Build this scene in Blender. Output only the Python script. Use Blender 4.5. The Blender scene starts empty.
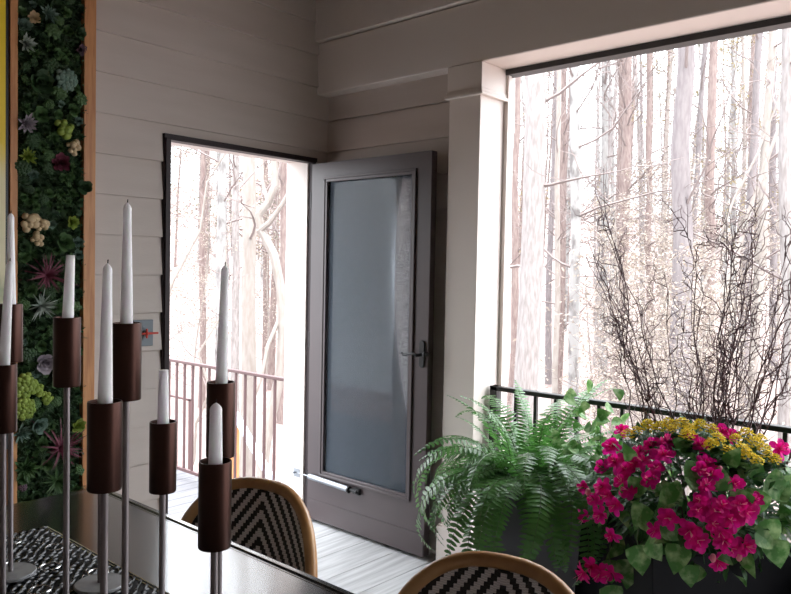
import bpy, math, random
from mathutils import Vector, Matrix, Euler, noise
R_ = random.Random(7)
PI = math.pi
SC = bpy.context.scene
COL = SC.collection

# ------------------------------------------------------------------ camera
CAM = Vector((-3.0233, -3.2434, 1.4607))
YAW, PITCH, ROLL, FPX = 0.8436, 0.0362, 0.0197, 750.54
fw = Vector((math.sin(YAW)*math.cos(PITCH), math.cos(YAW)*math.cos(PITCH), -math.sin(PITCH)))
_r = Vector((math.cos(YAW), -math.sin(YAW), 0)); _u = _r.cross(fw)
rt = _r*math.cos(ROLL)+_u*math.sin(ROLL); up = -_r*math.sin(ROLL)+_u*math.cos(ROLL)
cd = bpy.data.cameras.new('camera'); cam = bpy.data.objects.new('camera', cd); COL.objects.link(cam)
cd.sensor_width = 36; cd.sensor_fit = 'HORIZONTAL'; cd.lens = 36*FPX/791; cd.clip_end = 400; cd.clip_start = .02
M = Matrix((rt, up, -fw)).transposed().to_4x4(); M.translation = CAM
cam.matrix_world = M; SC.camera = cam
def ray(x, y): return fw + rt*((x-395.5)/FPX) - up*((y-297)/FPX)
def at(x, y, d): return CAM + ray(x, y)*d                     # point at depth d
def px(P):
    d = Vector(P)-CAM; z = d.dot(fw)
    return (395.5+FPX*d.dot(rt)/z, 297-FPX*d.dot(up)/z, z)

# ------------------------------------------------------------------ materials
def mat(name, col, rough=.6, metal=0, col2=None, scale=5, stretch=(1,1,1), bump=0, bscale=None, detail=4, coat=0, spec=.5, lo=.35, hi=.65, trans=0, sheen=0):
    m = bpy.data.materials.new(name); m.use_nodes = True; nt = m.node_tree; b = nt.nodes['Principled BSDF']
    b.inputs['Base Color'].default_value = (*col, 1); b.inputs['Roughness'].default_value = rough; b.inputs['Metallic'].default_value = metal
    b.inputs['Coat Weight'].default_value = coat; b.inputs['Specular IOR Level'].default_value = spec
    if coat: b.inputs['Coat Roughness'].default_value = .05
    if sheen: b.inputs['Sheen Weight'].default_value = sheen
    tc = nt.nodes.new('ShaderNodeTexCoord'); mp = nt.nodes.new('ShaderNodeMapping'); mp.inputs['Scale'].default_value = stretch
    nt.links.new(tc.outputs['Object'], mp.inputs['Vector'])
    if col2:
        n = nt.nodes.new('ShaderNodeTexNoise'); n.inputs['Scale'].default_value = scale; n.inputs['Detail'].default_value = detail
        nt.links.new(mp.outputs[0], n.inputs['Vector'])
        r = nt.nodes.new('ShaderNodeValToRGB'); r.color_ramp.elements[0].position = lo; r.color_ramp.elements[1].position = hi
        r.color_ramp.elements[0].color = (*col, 1); r.color_ramp.elements[1].color = (*col2, 1)
        nt.links.new(n.outputs['Fac'], r.inputs[0]); nt.links.new(r.outputs[0], b.inputs['Base Color'])
    if bump:
        n2 = nt.nodes.new('ShaderNodeTexNoise'); n2.inputs['Scale'].default_value = bscale or scale; n2.inputs['Detail'].default_value = 5
        nt.links.new(mp.outputs[0], n2.inputs['Vector'])
        bp = nt.nodes.new('ShaderNodeBump'); bp.inputs['Strength'].default_value = bump; bp.inputs['Distance'].default_value = .01
        nt.links.new(n2.outputs['Fac'], bp.inputs['Height']); nt.links.new(bp.outputs[0], b.inputs['Normal'])
    if trans:                                                  # thin leaves let light through
        t = nt.nodes.new('ShaderNodeBsdfTranslucent'); mx = nt.nodes.new('ShaderNodeMixShader'); mx.inputs[0].default_value = trans
        src = b.inputs['Base Color'].links[0].from_socket if b.inputs['Base Color'].is_linked else None
        if src: nt.links.new(src, t.inputs[0])
        else: t.inputs[0].default_value = (*col, 1)
        o = nt.nodes['Material Output']; nt.links.new(b.outputs[0], mx.inputs[1]); nt.links.new(t.outputs[0], mx.inputs[2]); nt.links.new(mx.outputs[0], o.inputs[0])
    return m
siding = mat('painted_siding', (.545,.475,.43), .65, col2=(.58,.51,.465), scale=3, stretch=(.6,.6,4), bump=.05, bscale=60)
dark_wall = mat('stained_wall', (.30,.25,.21), .7, col2=(.34,.29,.25), scale=2, stretch=(1,1,6))
paint = mat('painted_trim', (.73,.65,.60), .5, col2=(.75,.67,.62), scale=2)
ceilm = mat('stained_ceiling', (.10,.075,.055), .7, col2=(.13,.10,.07), scale=2, stretch=(1,8,1))
weathered = mat('weathered_boards', (.085,.082,.088), .7, col2=(.125,.12,.13), scale=4, stretch=(.7,9,1), bump=.15, bscale=12)
bronze = mat('bronze_door_paint', (.060,.043,.045), .38, col2=(.070,.050,.052), scale=3, spec=.6)
bronze_dark = mat('dark_frame', (.030,.018,.020), .5, spec=.3)
black = mat('black_iron', (.012,.012,.013), .4)
brown_rail = mat('brown_iron', (.075,.035,.035), .5)
boards = mat('whitewashed_boards', (.36,.355,.36), .55, col2=(.54,.535,.54), scale=4, stretch=(.7,9,1), bump=.15, bscale=12, detail=8)
wood = mat('cedar_wood', (.42,.17,.06), .5, col2=(.56,.26,.10), scale=6, stretch=(12,12,1), bump=.1, bscale=15)
rattan = mat('rattan_pole', (.38,.18,.065), .4, col2=(.55,.30,.12), scale=9, stretch=(1,1,1), coat=.3, bump=.05, bscale=20)
table_m = mat('black_lacquer', (.010,.009,.009), .2, coat=1)
table_m.node_tree.nodes['Principled BSDF'].inputs['IOR'].default_value = 1.75; table_m.node_tree.nodes['Principled BSDF'].inputs['Coat IOR'].default_value = 1.7; table_m.node_tree.nodes['Principled BSDF'].inputs['Coat Roughness'].default_value = .12
cup_m = mat('bronze_cup', (.060,.025,.018), .36, .75, col2=(.040,.017,.013), scale=18, stretch=(1,1,.15))
stem_m = mat('pewter_stem', (.30,.265,.27), .45, .5)
base_m = mat('pewter_base', (.24,.24,.25), .5, .3, col2=(.32,.32,.33), scale=40)
wax = mat('white_wax', (.98,.93,.98), .45)
_b = wax.node_tree.nodes['Principled BSDF']; _b.inputs['Subsurface Weight'].default_value = .9; _b.inputs['Subsurface Radius'].default_value = (1,.9,1); _b.inputs['Subsurface Scale'].default_value = .03
wick_m = mat('burnt_wick', (.03,.02,.02), .9)
bead_k = mat('black_beads', (.010,.010,.013), .33)
silver = mat('silver_wire', (.75,.75,.75), .25, .9)
runner_m = mat('runner_cloth', (.012,.012,.014), .6)
galv = mat('grey_metal', (.16,.18,.20), .5, .2)
chrome = mat('brushed_steel', (.34,.36,.39), .4, .8)
red_m = mat('red_handle', (.55,.05,.03), .4)
planter_g = mat('slate_planter_finish', (.085,.088,.10), .45, col2=(.10,.10,.115), scale=3)
planter_b = mat('black_planter_finish', (.006,.006,.008), .6, col2=(.009,.009,.012), scale=3, spec=.2)
soil = mat('soil', (.03,.02,.015), .95, col2=(.06,.04,.03), scale=40, bump=.5)
fern_m = mat('fern_leaf', (.05,.155,.03), .34, col2=(.10,.26,.055), scale=6, trans=.38, spec=.8)
fern_s = mat('fern_rib', (.07,.12,.035), .5)
leaf_d = mat('dark_leaf', (.018,.065,.018), .42, col2=(.05,.14,.035), scale=9, trans=.25, spec=.35)
leaf_v = mat('ivy_leaf', (.07,.20,.04), .45, col2=(.36,.50,.22), scale=30, trans=.35, lo=.45, hi=.72, spec=.35)
magenta = mat('magenta_petal', (.72,.003,.20), .5, col2=(.95,.02,.42), scale=22, trans=.45, spec=.3)
stamen_m = mat('pink_stamen', (.85,.25,.40), .5)
bud_m = mat('pink_bud', (.75,.22,.30), .5, trans=.2)
yellow = mat('yellow_petal', (.82,.60,.02), .5, col2=(.85,.68,.08), scale=20, trans=.4, spec=.3)
willow_m = mat('willow_bark', (.06,.022,.026), .6, col2=(.11,.045,.05), scale=20)
ground_m = mat('leaf_litter', (.16,.11,.10), .95, col2=(.25,.195,.18), scale=2.2, detail=10, bump=.6, bscale=5)
FK = .29
def fo(c): return tuple(v*FK for v in c)
bark = [mat('pale_grey_bark', fo((.52,.45,.43)), .9, col2=fo((.78,.71,.69)), scale=7, stretch=(5,5,1), bump=.5, bscale=8, detail=8),
        mat('spotted_white_bark', fo((.36,.32,.31)), .9, col2=fo((.74,.71,.69)), scale=3.2, stretch=(2,2,1), bump=.3, lo=.38, hi=.5),
        mat('lilac_grey_bark', fo((.44,.37,.38)), .9, col2=fo((.56,.49,.49)), scale=6, stretch=(4,4,1), bump=.5),
        mat('reddish_bark', fo((.42,.29,.27)), .9, col2=fo((.60,.46,.42)), scale=6, stretch=(4,4,1), bump=.5),
        mat('cream_bark', fo((.62,.52,.46)), .9, col2=fo((.76,.68,.62)), scale=5, stretch=(4,4,1), bump=.3)]
twig_m = mat('twig_bark', fo((.55,.44,.42)), .9)
beech_m = mat('dry_beech_leaf', fo((.85,.68,.56)), .8, col2=fo((1.0,.88,.76)), scale=3, trans=.35)
pine_m = mat('pine_needles', fo((.40,.42,.30)), .8, col2=fo((.50,.50,.38)), scale=3, trans=.2)
gold_m = mat('golden_leaf', fo((.62,.48,.22)), .8, trans=.3)

def chevron():
    m = bpy.data.materials.new('chevron_weave'); m.use_nodes = True; nt = m.node_tree; b = nt.nodes['Principled BSDF']; L = nt.links.new
    tc = nt.nodes.new('ShaderNodeTexCoord'); sp = nt.nodes.new('ShaderNodeSeparateXYZ'); L(tc.outputs['Object'], sp.inputs[0])
    def math_(op, a, bb=None):
        n = nt.nodes.new('ShaderNodeMath'); n.operation = op
        for i, v in enumerate((a, bb)):
            if v is None: continue
            if isinstance(v, (int, float)): n.inputs[i].default_value = v
            else: L(v, n.inputs[i])
        return n.outputs[0]
    ay = math_('ABSOLUTE', sp.outputs['Y']); ys = math_('SNAP', ay, .0075)
    zs = sp.outputs['Z']
    v = math_('ADD', zs, math_('MULTIPLY', ys, 1.35))
    st = math_('FRACT', math_('DIVIDE', v, .052))
    dark = math_('LESS_THAN', st, .5)
    fine = math_('FRACT', math_('DIVIDE', math_('ADD', zs, math_('MULTIPLY', ys, .5)), .0055))
    f2 = math_('MULTIPLY', math_('ABSOLUTE', math_('SUBTRACT', fine, .5)), 2)
    r = nt.nodes.new('ShaderNodeValToRGB'); r.color_ramp.elements[0].color = (.60,.55,.53,1); r.color_ramp.elements[1].color = (.86,.80,.78,1)
    L(f2, r.inputs[0])
    mx = nt.nodes.new('ShaderNodeMixRGB'); L(dark, mx.inputs[0]); L(r.outputs[0], mx.inputs[1]); mx.inputs[2].default_value = (.016,.012,.012,1)
    L(mx.outputs[0], b.inputs['Base Color']); b.inputs['Roughness'].default_value = .45
    bp = nt.nodes.new('ShaderNodeBump'); bp.inputs['Strength'].default_value = .6; bp.inputs['Distance'].default_value = .002
    L(f2, bp.inputs['Height']); L(bp.outputs[0], b.inputs['Normal'])
    return m
weave = chevron()
def screen_mat():
    m = bpy.data.materials.new('insect_mesh'); m.use_nodes = True; nt = m.node_tree; b = nt.nodes['Principled BSDF']; L = nt.links.new
    b.inputs['Roughness'].default_value = .7; b.inputs['Specular IOR Level'].default_value = .1; b.inputs['Base Color'].default_value = (.22,.27,.33,1)
    t = nt.nodes.new('ShaderNodeBsdfTransparent'); mx = nt.nodes.new('ShaderNodeMixShader')
    tc = nt.nodes.new('ShaderNodeTexCoord'); mp = nt.nodes.new('ShaderNodeMapping'); mp.inputs['Scale'].default_value = (1,420,20); L(tc.outputs['Object'], mp.inputs[0])
    n = nt.nodes.new('ShaderNodeTexNoise'); n.inputs['Scale'].default_value = 1; n.inputs['Detail'].default_value = 2; L(mp.outputs[0], n.inputs['Vector'])
    mp2 = nt.nodes.new('ShaderNodeMapping'); mp2.inputs['Scale'].default_value = (1,20,420); L(tc.outputs['Object'], mp2.inputs[0])
    n2 = nt.nodes.new('ShaderNodeTexNoise'); n2.inputs['Scale'].default_value = 1; n2.inputs['Detail'].default_value = 2; L(mp2.outputs[0], n2.inputs['Vector'])
    a = nt.nodes.new('ShaderNodeMath'); a.operation = 'ADD'; L(n.outputs['Fac'], a.inputs[0]); L(n2.outputs['Fac'], a.inputs[1])
    r = nt.nodes.new('ShaderNodeMapRange'); r.inputs[1].default_value = .7; r.inputs[2].default_value = 1.3; r.inputs[3].default_value = .02; r.inputs[4].default_value = .26; L(a.outputs[0], r.inputs[0])
    L(r.outputs[0], mx.inputs[0]); L(t.outputs[0], mx.inputs[1]); L(b.outputs[0], mx.inputs[2]); L(mx.outputs[0], nt.nodes['Material Output'].inputs[0])
    return m
def pane_mat():
    m = bpy.data.materials.new('pane_glass'); m.use_nodes = True; nt = m.node_tree; L = nt.links.new
    t = nt.nodes.new('ShaderNodeBsdfTransparent'); t.inputs[0].default_value = (.93,.96,1,1); g = nt.nodes.new('ShaderNodeBsdfGlossy'); g.inputs['Roughness'].default_value = .03
    f = nt.nodes.new('ShaderNodeFresnel'); f.inputs[0].default_value = 1.5; mx = nt.nodes.new('ShaderNodeMixShader')
    L(f.outputs[0], mx.inputs[0]); L(t.outputs[0], mx.inputs[1]); L(g.outputs[0], mx.inputs[2]); L(mx.outputs[0], nt.nodes['Material Output'].inputs[0])
    return m
screen_m = screen_mat(); glass_m = pane_mat()
def painting_mat():
    m = bpy.data.materials.new('painted_canvas'); m.use_nodes = True; nt = m.node_tree; b = nt.nodes['Principled BSDF']; L = nt.links.new
    tc = nt.nodes.new('ShaderNodeTexCoord'); sp = nt.nodes.new('ShaderNodeSeparateXYZ'); L(tc.outputs['Object'], sp.inputs[0])
    n = nt.nodes.new('ShaderNodeTexNoise'); n.inputs['Scale'].default_value = 4; L(tc.outputs['Object'], n.inputs['Vector'])
    a = nt.nodes.new('ShaderNodeMath'); a.operation = 'MULTIPLY_ADD'; L(n.outputs['Fac'], a.inputs[0]); a.inputs[1].default_value = .35; L(sp.outputs['Z'], a.inputs[2])
    mr = nt.nodes.new('ShaderNodeMapRange'); L(a.outputs[0], mr.inputs[0]); mr.inputs[1].default_value = .3; mr.inputs[2].default_value = 2.0
    r = nt.nodes.new('ShaderNodeValToRGB'); L(mr.outputs[0], r.inputs[0]); cr = r.color_ramp
    cr.elements[0].position = 0; cr.elements[0].color = (.60,.55,.36,1); cr.elements[1].position = 1; cr.elements[1].color = (.85,.60,.01,1)
    for p_, c in ((.28,(.66,.62,.44,1)),(.33,(.40,.42,.26,1)),(.37,(.78,.70,.48,1)),(.58,(.80,.70,.42,1)),(.64,(.82,.58,.05,1))):
        e = cr.elements.new(p_); e.color = c
    L(r.outputs[0], b.inputs['Base Color']); b.inputs['Roughness'].default_value = .6
    return m

# ------------------------------------------------------------------ mesh builder
class MB:
    def __init__(s): s.v = []; s.f = []; s.mi = []; s.cur = 0
    def add(s, vs, fs):
        o = len(s.v); s.v += [tuple(v) for v in vs]; s.f += [tuple(i+o for i in f) for f in fs]; s.mi += [s.cur]*len(fs); return s
    def box(s, a, b, rot=None, piv=None):
        (x0,y0,z0),(x1,y1,z1) = a, b
        vs = [Vector(p) for p in ((x0,y0,z0),(x1,y0,z0),(x1,y1,z0),(x0,y1,z0),(x0,y0,z1),(x1,y0,z1),(x1,y1,z1),(x0,y1,z1))]
        if rot is not None: c = Vector(piv) if piv else sum(vs, Vector())/8; vs = [c+rot@(v-c) for v in vs]
        return s.add(vs, [(0,3,2,1),(4,5,6,7),(0,1,5,4),(1,2,6,5),(2,3,7,6),(3,0,4,7)])
    def tube(s, P, r, n=8, cap=True, flat=1.0):
        P = [Vector(p) for p in P]; k = len(P)
        if not hasattr(r, '__len__'): r = [r]*k
        vs = []; prev = None
        for i in range(k):
            t = (P[min(i+1,k-1)]-P[max(i-1,0)]); t = t.normalized() if t.length > 1e-9 else Vector((0,0,1))
            if prev is None:
                a = Vector((0,0,1)) if abs(t.z) < .9 else Vector((1,0,0)); x = t.cross(a).normalized()
            else:
                x = prev-t*prev.dot(t); x = x.normalized() if x.length > 1e-6 else t.orthogonal().normalized()
            prev = x; y = t.cross(x)
            for j in range(n):
                an = 2*PI*j/n; vs.append(P[i]+(x*math.cos(an)+y*math.sin(an)*flat)*r[i])
        fs = [(i*n+j, i*n+(j+1)%n, (i+1)*n+(j+1)%n, (i+1)*n+j) for i in range(k-1) for j in range(n)]
        if cap: fs += [tuple(range(n))[::-1], tuple(range((k-1)*n, k*n))]
        return s.add(vs, fs)
    def lathe(s, prof, n=24, c=(0,0,0)):
        vs = []; k = len(prof)
        for (r, z) in prof:
            for j in range(n):
                a = 2*PI*j/n; vs.append((c[0]+r*math.cos(a), c[1]+r*math.sin(a), c[2]+z))
        fs = [(i*n+j, i*n+(j+1)%n, (i+1)*n+(j+1)%n, (i+1)*n+j) for i in range(k-1) for j in range(n)]
        if prof[0][0] > 1e-6: fs.append(tuple(range(n))[::-1])
        if prof[-1][0] > 1e-6: fs.append(tuple(range((k-1)*n, k*n)))
        return s.add(vs, fs)
    def prism(s, poly, axis, a, b):                           # poly in the two other axes, extruded along axis from a to b
        def P(u, w, t): return [(t,u,w),(u,t,w),(u,w,t)][axis]
        n = len(poly); vs = [P(u,w,a) for u,w in poly]+[P(u,w,b) for u,w in poly]
        return s.add(vs, [tuple(range(n))[::-1], tuple(range(n,2*n))]+[(i,(i+1)%n,n+(i+1)%n,n+i) for i in range(n)])
    def sphere(s, c, r, n=8, m=5, sc=(1,1,1)):
        vs = []; c = Vector(c)
        for i in range(m+1):
            th = PI*i/m
            for j in range(n):
                a = 2*PI*j/n; vs.append(c+Vector((r*sc[0]*math.sin(th)*math.cos(a), r*sc[1]*math.sin(th)*math.sin(a), r*sc[2]*math.cos(th))))
        return s.add(vs, [(i*n+j, (i+1)*n+j, (i+1)*n+(j+1)%n, i*n+(j+1)%n) for i in range(m) for j in range(n)])
    def leaf(s, o, d, nrm, L, W, shape=((0,0),(.25,.8),(.55,1),(.8,.6),(1,0)), droop=0, fold=.15):
        # blade: midrib from o along d, bending down by droop; fold lifts the edges
        o = Vector(o); d = Vector(d).normalized(); nrm = Vector(nrm); nrm = (nrm-d*nrm.dot(d)); nrm = nrm.normalized() if nrm.length > 1e-5 else d.orthogonal().normalized()
        sd = d.cross(nrm); vs = []; fs = []; k = len(shape)
        for (t, w) in shape:
            c = o+d*(L*t)-nrm*(droop*L*t*t); e = sd*(W*.5*w)
            vs += [c-e+nrm*(fold*W*.5*w), c, c+e+nrm*(fold*W*.5*w)]
        for i in range(k-1):
            a = i*3; fs += [(a,a+1,a+4,a+3),(a+1,a+2,a+5,a+4)]
        return s.add(vs, fs)
    def build(s, name, m, parent=None, smooth=True, angle=40, bevel=0, loc=None, solid=0, mesh_only=False):
        me = bpy.data.meshes.new(name); me.from_pydata(s.v, [], s.f)
        ms = m if isinstance(m, (list, tuple)) else [m]
        for x in ms: me.materials.append(x)
        if len(ms) > 1: me.polygons.foreach_set('material_index', s.mi)
        me.validate(); me.update()
        if smooth:
            me.polygons.foreach_set('use_smooth', [True]*len(me.polygons))
            try: me.set_sharp_from_angle(angle=math.radians(angle))
            except Exception: pass
        if mesh_only: return me
        o = bpy.data.objects.new(name, me); COL.objects.link(o)
        if parent: o.parent = parent
        if loc: o.location = loc
        if bevel:
            b = o.modifiers.new('bevel', 'BEVEL'); b.width = bevel; b.segments = 2; b.limit_method = 'ANGLE'; b.harden_normals = False
        if solid:
            b = o.modifiers.new('solid', 'SOLIDIFY'); b.thickness = solid; b.offset = 0
        return o
def tag(o, label=None, cat=None, group=None, kind=None):
    if label: o['label'] = label
    if cat: o['category'] = cat
    if group: o['group'] = group
    if kind: o['kind'] = kind
    return o
def thing(name, label, cat, loc=(0,0,0), rot=(0,0,0), group=None):
    o = bpy.data.objects.new(name, None); COL.objects.link(o); o.location = loc; o.rotation_euler = rot; o.empty_display_size = .1
    return tag(o, label, cat, group)
def inst(name, me, parent=None, loc=(0,0,0), rot=(0,0,0), sc=1):
    o = bpy.data.objects.new(name, me); COL.objects.link(o); o.parent = parent; o.location = loc; o.rotation_euler = rot
    o.scale = (sc,)*3 if not hasattr(sc, '__len__') else sc; return o
def copy_tree(o, parent=None):
    c = o.copy(); COL.objects.link(c); c.parent = parent
    for ch in list(o.children): copy_tree(ch, c)
    return c
def struct(o): o['kind'] = 'structure'; return o

# ------------------------------------------------------------------ the porch shell
XL, YB, ZC = -6.0, -6.5, 3.1
def lap(mb, axis, t0, t1, face, z0, z1):                       # lap boards, bottom edges at .149+.18n; axis 0 runs along x on plane y=face, 1 along y on plane x=face
    n = math.floor((z0-.149)/.18); z = .149+.18*n
    while z < z1:
        a, b = max(z, z0), min(z+.18, z1)
        a += .0065 if a-z < .001 else 0; pa = .018-.015*(a-z)/.18; pb = .018-.015*(b-z)/.18
        mb.prism([(face, a), (face-pa, a), (face-pb, b), (face, b)], axis, t0, t1) if axis == 0 else mb.prism([(face, a), (face-pa, a), (face-pb, b), (face, b)], 1, t0, t1)
        z += .18
w = MB()
w.box((XL-.15,0,-.3),(-1.07,.15,ZC)); w.box((-1.07,0,2.085),(-.10,.15,ZC)); w.box((-.10,0,-.3),(.22,.15,ZC)); w.box((-1.075,0,-.3),(-.10,.15,-.02))
lap(w, 0, XL, -1.080, 0, 0, ZC); lap(w, 0, -1.080, -.005, 0, 2.09, ZC); lap(w, 0, -.085, -.005, 0, 0, 2.09)
struct(w.build('wall_back', siding, smooth=False))
w = MB(); w.box((.008,-.93,0),(.15,0,ZC)); lap(w, 1, -.95, -.002, 0, 0, 2.5)
struct(w.build('wall_right', siding, smooth=False))
w = MB(); w.box((XL-.15,YB,0),(XL,0,ZC)); struct(w.build('wall_left', dark_wall, smooth=False))
w = MB(); w.box((XL-.15,YB-.15,0),(.15,YB,ZC)); struct(w.build('wall_front', dark_wall, smooth=False))
w = MB(); w.box((XL-.15,YB-.15,ZC),(.30,.30,ZC+.12)); struct(w.build('ceiling', ceilm, smooth=False))
# floor boards along x
w = MB(); y = -.066
while y > YB-.15:
    x = XL; off = R_.random()*2.2
    xs = [XL, XL+.6+off, XL+3.0+off*.8, .20]
    xs = sorted(set([min(v, .20) for v in xs]))
    for a, b in zip(xs[:-1], xs[1:]): w.box((a+.0015, y-.211, -.03),(b-.0015, y, 0))
    y -= .215
w.box((XL, -.064, -.03),(.2,.14,0)); w.box((XL-.15,YB-.15,-.3),(.2,0,-.032))
struct(w.build('floor', boards, smooth=False))
# beam over the opening: lower board, upper board, soffit
w = MB()
w.box((-.094,-4.9,2.452),(.12,-.002,2.742)); w.box((-.118,-4.9,2.748),(.12,-.002,ZC))
w.box((-.094,YB,2.452),(.12,-4.9,2.742)); w.box((-.118,YB,2.748),(.12,-4.9,ZC))
struct(w.build('trim_1', paint, bevel=.006))
# column: shaft with recessed panel on the opening side, capital and plinth
def column(y0, y1, name):
    w = MB(); x0, x1 = -.094, .108
    w.box((x0+.004, y0+.006, .0),(x1-.0, y1, 2.46))           # core
    w.box((x0-.006, y0-.006, 2.325),(x1+.004, y1+.008, 2.452))   # top block
    w.box((x0-.018, y0-.018, 2.296),(x1+.004, y1+.018, 2.312)); w.box((x0-.011, y0-.011, 2.312),(x1+.004, y1+.011, 2.330))
    w.box((x0-.012, y0-.012, 0),(x1+.004, y1+.012, .19)); w.box((x0-.006, y0-.006, .19),(x1+.004, y1+.006, .20))
    return struct(w.build(name, paint, bevel=.003))
column(-1.153, -.962, 'trim_2'); column(-4.45, -4.25, 'trim_3')
w = MB(); w.box((.108,-1.157,0),(.185,-.93,2.45)); w.box((.108,-1.172,0),(.135,-1.150,2.45)); w.box((.108,-4.45,0),(.185,-4.21,2.45)); struct(w.build('trim_4', paint, bevel=.002))
w = MB(); w.box((.10,-4.25,2.425),(.17,-1.150,2.452)); w.box((.10,-6.5,2.425),(.17,-4.45,2.452)); struct(w.build('trim_5', black, smooth=False))
w = MB(); w.box((.12,-.95,2.4),(.22,-0,ZC)); w.box((.12,YB,2.45),(.22,-.95,ZC)); struct(w.build('trim_6', paint, smooth=False))
# doorway frame and white jamb
w = MB(); w.box((-1.073,-.030,0),(-1.046,.06,2.068)); w.box((-1.079,-.020,0),(-1.073,.0,2.088)); w.box((-1.079,-.024,2.068),(-.10,.06,2.090)); w.box((-1.073,-.034,2.060),(-.118,.03,2.068)); w.box((-.124,-.008,0),(-.098,.02,2.08)); w.box((-1.06,-.012,0),(-.135,.10,.008))
struct(w.build('trim_7', bronze_dark, bevel=.002))
w = MB(); w.box((-.134,.021,.0),(-.04,.205,2.12)); w.box((-1.08,.061,2.076),(-.04,.205,2.12)); w.box((-1.11,.061,-.2),(-1.058,.205,2.12)); w.box((-.04,.15,-.3),(.22,.205,2.5)); struct(w.build('trim_8', paint, bevel=.002))
# ceiling fascia outside
# door leaf
door = struct(thing('door_1', None, None, (-.124,-.012,0)))
def dm(mb, name, m, **k): return mb.build(name, m, door, **k)
# local: leaf runs to -y, face at x=-.012
w = MB(); yw = -.884; f0, f1 = -.012, .030
w.box((f0,-.128,.022),(f1,-.008,2.052)); w.box((f0,yw,.022),(f1,-.765,2.052)); w.box((f0,-.765,1.955),(f1,-.128,2.052)); w.box((f0,-.765,.022),(f1,-.128,.30))
w.box((f0-.003,yw+.004,.022),(f0,-.012,.135)); dm(w, 'leaf', bronze, smooth=False)
w = MB()
def ringrect(w, y0, y1, z0, z1, t, xa, xb):
    w.box((xa,y0,z0),(xb,y1,z0+t)); w.box((xa,y0,z1-t),(xb,y1,z1)); w.box((xa,y0,z0+t),(xb,y0+t,z1-t)); w.box((xa,y1-t,z0+t),(xb,y1,z1-t))
ringrect(w, -.790, -.112, .285, 1.972, .013, f0-.010, f0); ringrect(w, -.777, -.125, .298, 1.959, .016, f0-.006, f0+.01)
dm(w, 'glass_molding', bronze, bevel=.002)
w = MB(); w.box((-.002,-.763,.312),(-.0005,-.139,1.945)); dm(w, 'insect_screen', screen_m, smooth=False)
w = MB(); w.box((.010,-.765,.31),(.014,-.135,1.947)); dm(w, 'glass_pane', glass_m, smooth=False)
w = MB()
for z in (.25, 1.05, 1.85): w.tube([(-.006,-.001,z-.045),(-.006,-.001,z+.045)], .007, 10)
dm(w, 'hinge', black)
w = MB()                                                       # handle: oval back plate and lever
ol = [(-.850+.017*math.cos(a), 1.042+.052*(1 if math.sin(a)>0 else -1)+.017*math.sin(a)) for a in [2*PI*i/20 for i in range(20)]]
w.prism(ol, 0, f0-.009, f0); hp = dm(w, 'handle_plate', black, bevel=.002)
w = MB(); w.tube([(f0-.005,-.850,1.04),(f0-.048,-.850,1.04)], .009, 12); w.tube([(f0-.045,-.850,1.04),(f0-.05,-.825,1.047),(f0-.05,-.795,1.040),(f0-.047,-.765,1.034),(f0-.045,-.750,1.044)], [.009,.007,.0065,.006,.006], 10)
w.build('lever', black, hp)
w = MB(); w.tube([(f0-.005,-.886,1.045),(f0-.025,-.886,1.045)], .012, 12); w.sphere((f0-.028,-.886,1.045), .013); w.build('latch_knob', black, hp)
w = MB(); w.tube([(-.040,-.055,.272),(-.036,-.365,.262)], .0165, 14); cl = dm(w, 'door_closer', chrome)
w = MB(); w.tube([(-.008,.085,.262),(-.016,.06,.262),(-.040,-.055,.272)], .004, 8); w.box((-.012,.06,.235),(-.006,.115,.285)); w.tube([(-.008,.10,.262),(-.03,.10,.262)], .006, 8); w.build('closer_rod', chrome, cl)
w = MB(); w.tube([(-.036,-.365,.262),(-.036,-.375,.262)], .019, 14); w.tube([(-.036,-.375,.262),(-.030,-.43,.258)], .008, 8); w.box((-.032,-.44,.243),(-.012,-.395,.275)); w.sphere((-.034,-.425,.258), .011); w.build('closer_bracket', black, cl)

# ------------------------------------------------------------------ outside deck, railings, stair
w = MB(); y = .16
while y < 4.3:
    w.box((-3.4,y,-.28),(.45,y+.135,-.25)); y += .14
w.box((-3.4,.15,-.45),(.45,4.3,-.285)); struct(w.build('trim_9', weathered, smooth=False))
def railing(name, label, x, y0, y1, zb, zt, m, sp=.113, ph=0, rt_=.02):
    t = thing(name, label, 'railing', (x, (y0+y1)/2, zb-.06))
    L0, L1 = y0-(y0+y1)/2, y1-(y0+y1)/2
    w = MB(); w.box((-.020,L0,zt-.022-zb+.06),(.020,L1,zt-zb+.06)); w.build('top_rail', m, t, bevel=.003)
    w = MB(); w.box((-.013,L0,.06),(.013,L1,.085)); w.build('bottom_rail', m, t, bevel=.002)
    w = MB(); w.box((-.008,-.008,.07),(.008,.008,zt-zb+.05)); me = w.build('picket', m, mesh_only=True)
    y = y0+ph
    while y < y1: inst('picket', me, t, (0, y-(y0+y1)/2, 0)); y += sp
    for yy in (L0+.02, L1-.02):
        w = MB(); w.box((-.02,yy-.02,0),(.02,yy+.02,zt-zb+.06)); w.build('post', m, t)
    return t
railing('porch_railing', 'black iron railing across the large opening behind the fern and flowers', .045, -4.24, -1.162, .05, .903, black, sp=.1075, ph=.035)
railing('deck_railing', 'dark brown picket railing of the outside deck seen through the doorway', .35, .26, 3.9, -.20, .695, brown_rail, sp=.1135, ph=.05)
t = railing('deck_railing', 'lower picket railing farther off behind the deck railing, at left in the doorway', 1.3, 3.35, 5.2, -.85, .10, brown_rail, sp=.15)
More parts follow.
